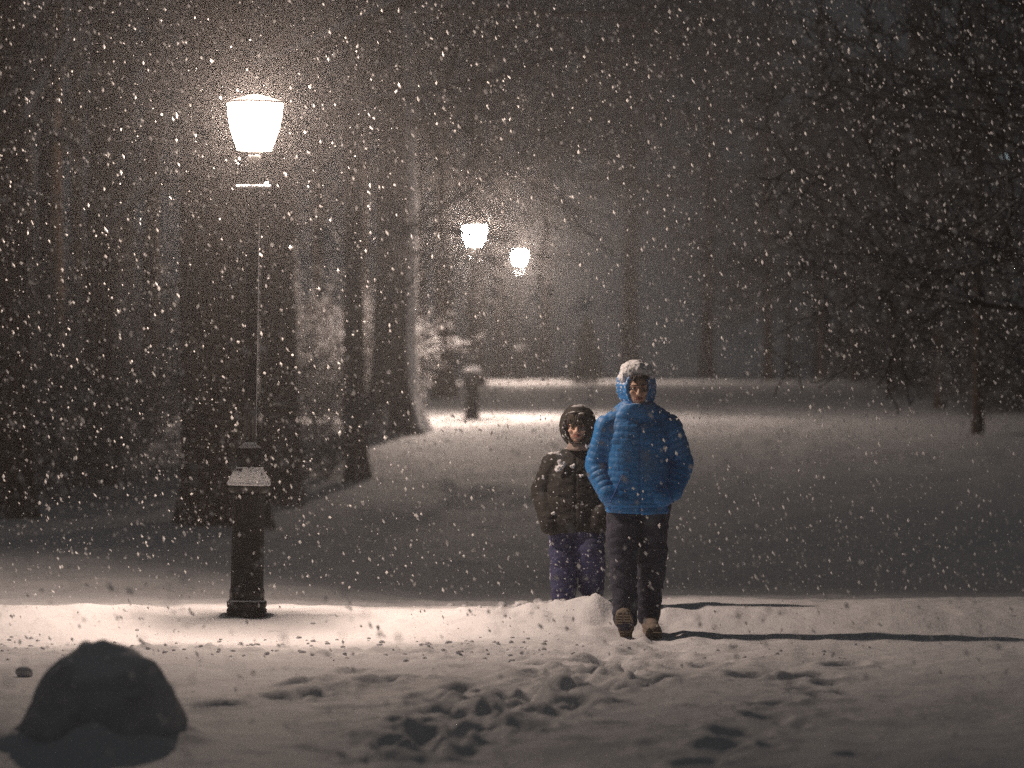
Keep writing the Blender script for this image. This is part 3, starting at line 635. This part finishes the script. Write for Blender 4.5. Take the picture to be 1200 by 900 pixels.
def make_adult():
    hc = (0.0, -.030, 1.570)                    # head centre
    body = MB(); head_parts(body, hc, 1.0)
    body.capsule((0, .02, 1.38), (0, 0, 1.52), .062, .058)
    body.sections([(0, .01, .86, .15, .10), (0, .01, 1.0, .135, .095), (0, .01, 1.2, .15, .10), (0, .01, 1.34, .165, .095), (0, .02, 1.40, .10, .07)], 24)
    SL, EL, HL = (-.190, .01, 1.325), (-.262, .045, 1.08), (-.190, -.075, .90)
    SR, ER, HR = (.198, .01, 1.325), (.285, .04, 1.10), (.225, -.075, .91)
    for a, b_, h_, sd in ((SL, EL, HL, -1), (SR, ER, HR, 1)):
        body.capsule(a, b_, .048, .038); body.capsule(b_, h_, .038, .027); hand(body, h_, (-.85*sd, .05, -.12), .62, sd)
    HIPL, KL, AL = (-.085, .01, .86), (-.095, -.06, .50), (-.088, -.13, .13)
    HIPR, KR, AR = (.095, .01, .86), (.098, .04, .48), (.085, .16, .13)
    for a, b_, c_ in ((HIPL, KL, AL), (HIPR, KR, AR)):
        body.capsule(a, b_, .080, .055); body.capsule(b_, c_, .052, .036)
    body.capsule(AL, (AL[0], AL[1]-.06, .13), .03, .025); body.capsule(AR, (AR[0], AR[1]-.07, .075), .03, .025)
    root = remesh(body, .006, 1, face_carve(hc, 1), 'person', M['skin'])
    face_bits(root, hc, 1.0); fringe(root, (hc[0], hc[1]+.008, hc[2]-.008), 1.0, 3, 22, low=-.005)
    # stubble-dark chin hair is part of the hair mesh
    # trousers
    t = MB()
    t.sections([(0, .015, .78, .17, .125), (0, .015, .88, .185, .13), (0, .015, 1.0, .17, .12)], 24)
    for a, b_, c_ in ((HIPL, KL, AL), (HIPR, KR, AR)):
        aa = (a[0]*1.08, a[1]+.01, a[2]-.03); t.capsule(aa, b_, .114, .094, 18); t.capsule(b_, (c_[0], c_[1]+.005, c_[2]-.02), .092, .080, 18)
    def tf(P, Nn):
        f = fbm(P*[1, 1, 2.2], 8, 3, 31)*.019 + noise(P*[.8, .8, 3.2], 12, 33)*.004*(P[:, 2] < .45); side = (np.abs(P[:, 0])-.07); return P+Nn*f[:, None]
    remesh(t, .008, 3, tf, 'trousers', M['trousers'], root)
    # boots
    def boot(A, pitch, y0):
        b = MB(); b.capsule((0, .02, .10), (0, .02, .17), .052, .056, 16); b.capsule((0, .03, .05), (0, -.16, .04), .044, .040, 16, sx=1.05); b.capsule((0, -.02, .08), (0, -.12, .062), .045, .034, 16)
        o = remesh(b, .006, 2, None, 'boot', M['boot'], root)
        s = MB(); ring = []
        for i in range(40):
            a = 2*math.pi*i/40; yy = -.07+.155*math.sin(a); ww = (.052 if yy < -.05 else .043)*abs(math.cos(a))**.6*(1 if math.cos(a) > 0 else -1); ring.append((ww, yy))
        s.loft([[(x, y, .004+.004*0) for x, y in ring], [(x*1.03, y*1.01, .012) for x, y in ring], [(x*1.0, y, .032) for x, y in ring]])
        for k in range(9):        # tread lugs
            yy = -.20+.032*k
            if abs(yy+.04) < .02: continue
            for sx in (-1, 1): s.box((sx*.021, yy, -.001), (.028, .016, .012))
        so = s.build('sole', M['sole'], o); so.data.polygons.foreach_set('use_smooth', [False]*len(so.data.polygons))
        o.location = A; o.rotation_euler = pitch
        return o
    b1 = boot((AL[0], -.13, .025), (R(-42), 0, R(-12)), 0); b2 = boot((AR[0]+.005, .14, .005), (R(6), 0, R(8)), 0); b1.scale = (1.12, .86, .95); b2.scale = (1.05, .92, .95)
    # jacket: torso + sleeves, hands in the pockets
    j = MB()
    j.sections([(0, 0, .775, .200, .145), (0, 0, .83, .212, .158), (0, 0, .95, .205, .155), (0, 0, 1.10, .205, .150), (0, 0, 1.25, .215, .148), (0, .005, 1.34, .200, .130), (0, .01, 1.40, .15, .105), (0, .01, 1.45, .095, .09)], 36)
    j.capsule((-.09, .012, 1.385), (-.185, .012, 1.31), .066, .088, 18); j.capsule((.10, .012, 1.385), (.193, .012, 1.31), .066, .088, 18)
    j.capsule(SL, EL, .088, .076, 20); j.capsule(EL, HL, .076, .064, 20); j.capsule(SR, ER, .088, .076, 20); j.capsule(ER, HR, .076, .064, 20)
    j.capsule(HL, (-.110, -.088, .87), .066, .075, 16); j.capsule(HR, (.140, -.088, .88), .066, .075, 16)
    j.capsule((-.055, .014, 1.435), (-.180, .012, 1.325), .078, .082, 18); j.capsule((.055, .014, 1.435), (.190, .012, 1.325), .078, .082, 18)
    def quilt(P, Nn):
        d = {}; T_ = []
        for k, (a, b_) in enumerate(((SL, EL), (EL, HL), (SR, ER), (ER, HR))):
            t_, dist = seg_t(P, a, b_); T_.append((t_+(0 if k % 2 == 0 else .265), dist/ (.085 if k % 2 == 0 else .072)))
        tor = np.sqrt((P[:, 0]/.21)**2+(P[:, 1]/.15)**2)
        tor = np.where(P[:, 2] > 1.33, tor+(P[:, 2]-1.33)*1.0, tor)
        best = np.full(len(P), 1e9); par = P[:, 2].copy()
        for t_, dn in T_:
            m = dn < best; best = np.where(m, dn, best); par = np.where(m, t_, par)
        arm = best < np.minimum(tor, 1.4)
        par = np.where(arm, par, P[:, 2]+.10*np.abs(P[:, 0])*0)
        par = par + .006*fbm(P, 9, 2, 3)
        ph = np.abs(np.sin(par*math.pi/.042)); puff = (np.sqrt(ph)*.010-.006)*np.where(arm, .70, .42)*(.75+.5*noise(P, 5, 77))
        P2 = P+Nn*(puff+.007*fbm(P, 11, 3, 5)+.016*fbm(P, 5.5, 2, 8))[:, None]
        zipm = np.exp(-((P[:, 0]-.005)/.006)**2)*(P[:, 1] < -.02)*(~arm); P2 = P2-Nn*(zipm*.010)[:, None]
        # pocket slits beside the wrists
        hem = np.exp(-((P[:, 2]-.815)/.006)**2)*(~arm); P2 = P2-Nn*(hem*.008)[:, None]
        return P2
    remesh(j, .0065, 2, quilt, 'jacket', M['jacket_blue'], root)
    for sx, (x0, x1) in ((-1, (-.185, -.110)), (1, (.215, .135))):
        p = MB(); p.capsule((x0, -.158, .85), (x1, -.172, 1.02), .005, .005, 8); p.build('pocket_seam', M['lining'], root)
    hd = hood_mesh((0, .012, 1.602), .130, .150, .156, .020, .080, .112, -.026)
    def hf(P, Nn): return P+Nn*(.010*fbm(P, 11, 3, 15)+.004*np.abs(np.sin(P[:, 2]*70)))[:, None]
    hood = remesh(hd, .006, 2, hf, 'hood', M['hood_snowy'], root)
    co = MB(); co.sections([(0, .01, 1.335, .205, .12), (0, .008, 1.38, .172, .118), (0, .0, 1.43, .140, .116), (0, -.004, 1.475, .118, .112)], 28); 
    def cf(P, Nn): return P+Nn*(.006*fbm(P, 14, 3, 17)+.002*np.sqrt(np.abs(np.sin(P[:, 2]*75))))[:, None]
    remesh(co, .007, 2, cf, 'collar', M['jacket_blue'], root)
    sn = MB()      # snow lying on the hood
    sn.ell((-.003, .020, 1.685), (.112, .118, .070), 24, 12); sn.ell((-.040, -.020, 1.690), (.060, .062, .048)); sn.ell((.035, -.022, 1.695), (.055, .06, .042)); sn.ell((-.092, .01, 1.645), (.030, .07, .045)); sn.ell((.094, .012, 1.655), (.024, .07, .035))
    def sf(P, Nn): return P+Nn*(.012*fbm(P, 22, 3, 41)+.006*noise(P, 60, 44))[:, None]
    remesh(sn, .006, 1, sf, 'snow_cap', M['snow_soft'], root)
    return root
ad = make_adult()
AX, AY = (747-600)/FPX*24.6, 24.6
ad.location = (AX, AY, CAMZ-(741-450)/FPX*AY-.012); ad.rotation_euler = (0, 0, R(3))
tag(ad, 'taller person walking in a blue quilted jacket with snowy hood, hands in pockets', 'person', 'two walkers in the snow')

def make_child():
    hc = (0.005, -.03, 1.195); s = .90
    body = MB(); head_parts(body, hc, s); body.capsule((0, .01, 1.02), (0, 0, 1.13), .046, .044)
    body.sections([(0, .01, .62, .12, .085), (0, .01, .8, .11, .08), (0, .01, .95, .125, .08), (0, .01, 1.02, .09, .06)], 20)
    SL, EL, HL = (-.135, .01, .965), (-.205, .03, .76), (-.165, -.075, .60)
    SR, ER, HR = (.145, .01, .965), (.205, .03, .76), (.150, -.10, .62)
    for a, b_, h_, sd in ((SL, EL, HL, -1), (SR, ER, HR, 1)):
        body.capsule(a, b_, .036, .030); body.capsule(b_, h_, .030, .022); hand(body, h_, (-.4*sd, -.02, -.5), .7, sd)
    HIPL, KL, AL = (-.070, .01, .60), (-.078, -.03, .34), (-.078, -.03, .08)
    HIPR, KR, AR = (.070, .01, .60), (.088, -.07, .38), (.088, .06, .12)
    for a, b_, c_ in ((HIPL, KL, AL), (HIPR, KR, AR)):
        body.capsule(a, b_, .062, .045); body.capsule(b_, c_, .043, .032)
    root = remesh(body, .0055, 1, face_carve(hc, s), 'person', M['skin'])
    face_bits(root, hc, s); fringe(root, hc, s, 5, 60, low=.035)
    t = MB(); t.sections([(.01, .01, .54, .15, .115), (.01, .01, .66, .165, .12), (.01, .01, .75, .15, .11)], 24)
    for a, b_, c_ in ((HIPL, KL, AL), (HIPR, KR, AR)):
        t.capsule((a[0], a[1], a[2]-.02), b_, .094, .086, 18); t.capsule(b_, c_, .084, .076, 18)
    def tf(P, Nn): return P+Nn*(fbm(P*[1, 1, 2], 10, 3, 51)*.016)[:, None]
    remesh(t, .008, 2, tf, 'snow_trousers', M['snow_trousers'], root)
    for A in (AL, AR):
        b = MB(); b.capsule((A[0], A[1], .03), (A[0], A[1]-.13, .02), .042, .040, 14); b.capsule((A[0], A[1], .03), (A[0], A[1], .12), .045, .05, 14); remesh(b, .007, 2, None, 'boot', M['jacket_black'], root)
    j = MB()
    j.sections([(0, 0, .50, .178, .135), (0, 0, .56, .192, .145), (0, 0, .70, .182, .140), (0, 0, .85, .170, .130), (0, .005, .96, .150, .11), (0, .01, 1.02, .11, .09), (0, .01, 1.06, .075, .075)], 32)
    j.capsule((-.08, .01, .99), (-.13, .01, .965), .055, .070, 18); j.capsule((.09, .01, .99), (.14, .01, .965), .055, .070, 18)
    for a, b_, h_ in ((SL, EL, HL), (SR, ER, HR)): j.capsule(a, b_, .074, .070, 18); j.capsule(b_, h_, .070, .060, 18)
    j.capsule(HL, (-.15, -.085, .545), .062, .055, 14); j.capsule(HR, (.12, -.095, .55), .062, .055, 14)
    def jf(P, Nn):
        f = .013*fbm(P, 8, 3, 61)+.007*fbm(P*[1, 1, 2], 18, 2, 63); z = np.exp(-((P[:, 0]-.0)/.007)**2)*(P[:, 1] < -.05)*.008; return P+Nn*(f-z)[:, None]
    remesh(j, .007, 2, jf, 'jacket', M['jacket_black'], root)
    hd = hood_mesh((.005, .005, 1.218), .114, .124, .146, .016, .072, .094, -.022)
    def hf(P, Nn): return P+Nn*(.012*fbm(P, 12, 3, 65))[:, None]
    hood = remesh(hd, .006, 2, hf, 'hood', M['jacket_black'], root)
    tr = MB(); n = 44          # fluffy trim round the face opening
    pts = [Vector((.005+.076*math.cos(2*math.pi*i/n), .005+.120*math.cos(R(128))-.004, 1.215-.022+(.100 if math.sin(2*math.pi*i/n) > 0 else .108)*math.sin(2*math.pi*i/n))) for i in range(n)]
    for i in range(n): tr.capsule(pts[i], pts[(i+1) % n], .012, .012, 8)
    def rf(P, Nn): return P+Nn*(.010*noise(P, 70, 71)+.006*noise(P, 30, 72))[:, None]
    remesh(tr, .0045, 0, rf, 'hood_trim', M['fur'], hood)
    sc = MB(); sc.sections([(0.005, -.035, 1.045, .070, .068), (0.005, -.045, 1.075, .062, .062), (.005, -.05, 1.10, .050, .05)], 20)
    def sf2(P, Nn): return P+Nn*(.006*noise(P, 30, 73))[:, None]
    remesh(sc, .006, 1, sf2, 'scarf', M['scarf'], root)
    st = MB(); st.capsule((-.052, -.075, 1.14), (-.030, -.105, 1.094), .005, .005, 6); st.capsule((-.030, -.105, 1.094), (.035, -.105, 1.094), .005, .005, 6); st.capsule((.035, -.105, 1.094), (.06, -.075, 1.14), .005, .005, 6); st.build('chin_strap', M['jacket_black'], hood)
    # snow stuck to the coat
    r = random.Random(9)
    def sf3(P, Nn): return P+Nn*(.004*noise(P, 90, 75))[:, None]
    for (x, z, sz) in [(-.085, .955, .026), (-.095, .925, .018), (-.02, .94, .014), (-.06, .90, .010), (-.13, .63, .013), (.03, .88, .010)]:
        sn = MB(); sn.ell((x, -.118, z), (sz*.7, sz*.5, sz*.7), 10, 7)
        for k in range(4): sn.ell((x+r.gauss(0, sz*.35), -.118+r.gauss(0, .004), z+r.gauss(0, sz*.4)), (sz*.7, sz*.5, sz*.7), 10, 7)
        remesh(sn, .004, 0, sf3, 'stuck_snow', M['snow_soft'], root)
    return root
ch = make_child()
CX, CY = (676-600)/FPX*25.5, 25.5
ch.location = (CX, CY, CAMZ-(712-450)/FPX*CY); ch.rotation_euler = (0, 0, R(-4)); ch.scale = (1.12, 1.1, 1.0)
tag(ch, 'child in a black hooded coat and navy snow trousers walking beside the taller person', 'person', 'two walkers in the snow')

# ------------------------------------------------------------------ falling snow
def flakes(n, box, smin, smax, seed):
    r = np.random.default_rng(seed)
    (x0, x1), (y0, y1), (z0, z1) = box
    Y = (y0**2+(y1**2-y0**2)*r.random(n))**.5; k = (x1*Y/y1+2.0); X = (r.random(n)*2-1)*k; Z = r.uniform(z0, z1, n)
    s = smin+(smax-smin)*r.random(n)**2.6
    base = np.array([[1, 0, 0], [-1, 0, 0], [0, 1, 0], [0, -1, 0], [0, 0, 1], [0, 0, -1.]])
    V = base[None]*s[:, None, None]; V = V*(1+.5*(r.random((n, 6, 1))-.5)); V[:, :, 2] *= (1.1+.9*r.random(n))[:, None]
    V[:, :, 0] += V[:, :, 2]*r.normal(-.25, .22, n)[:, None]           # wind slant
    V = V+r.normal(0, 1, V.shape)*(s*.12)[:, None, None]+np.stack([X, Y, Z], 1)[:, None, :]
    f = np.array([[0, 2, 4], [2, 1, 4], [1, 3, 4], [3, 0, 4], [2, 0, 5], [1, 2, 5], [3, 1, 5], [0, 3, 5]])
    Fc = (f[None]+(np.arange(n)*6)[:, None, None]).reshape(-1, 3)
    keep = np.repeat(Z > zfun(X, Y, False)+.05, 8); return V.reshape(-1, 3), Fc[keep]
fm = bpy.data.materials.new('snowflake'); fm.use_nodes = True; nt = fm.node_tree; nt.nodes.clear()
d1 = N(nt, 'ShaderNodeBsdfDiffuse'); d1.inputs[0].default_value = (.95, .95, .95, 1); d2 = N(nt, 'ShaderNodeBsdfTranslucent'); d2.inputs[0].default_value = (.95, .95, .95, 1)
mx = N(nt, 'ShaderNodeMixShader'); mx.inputs[0].default_value = .5; oo = N(nt, 'ShaderNodeOutputMaterial')
nt.links.new(d1.outputs[0], mx.inputs[1]); nt.links.new(d2.outputs[0], mx.inputs[2]); nt.links.new(mx.outputs[0], oo.inputs[0])
V, F = flakes(250000, ((-9.5, 9.5), (3.0, 54), (-1, 8.5)), .0021, .0102, 3)
fl = mesh_obj('falling_snow', V, F, fm, smooth=False); tag(fl, 'falling snowflakes filling the air', 'falling snow', kind='stuff')
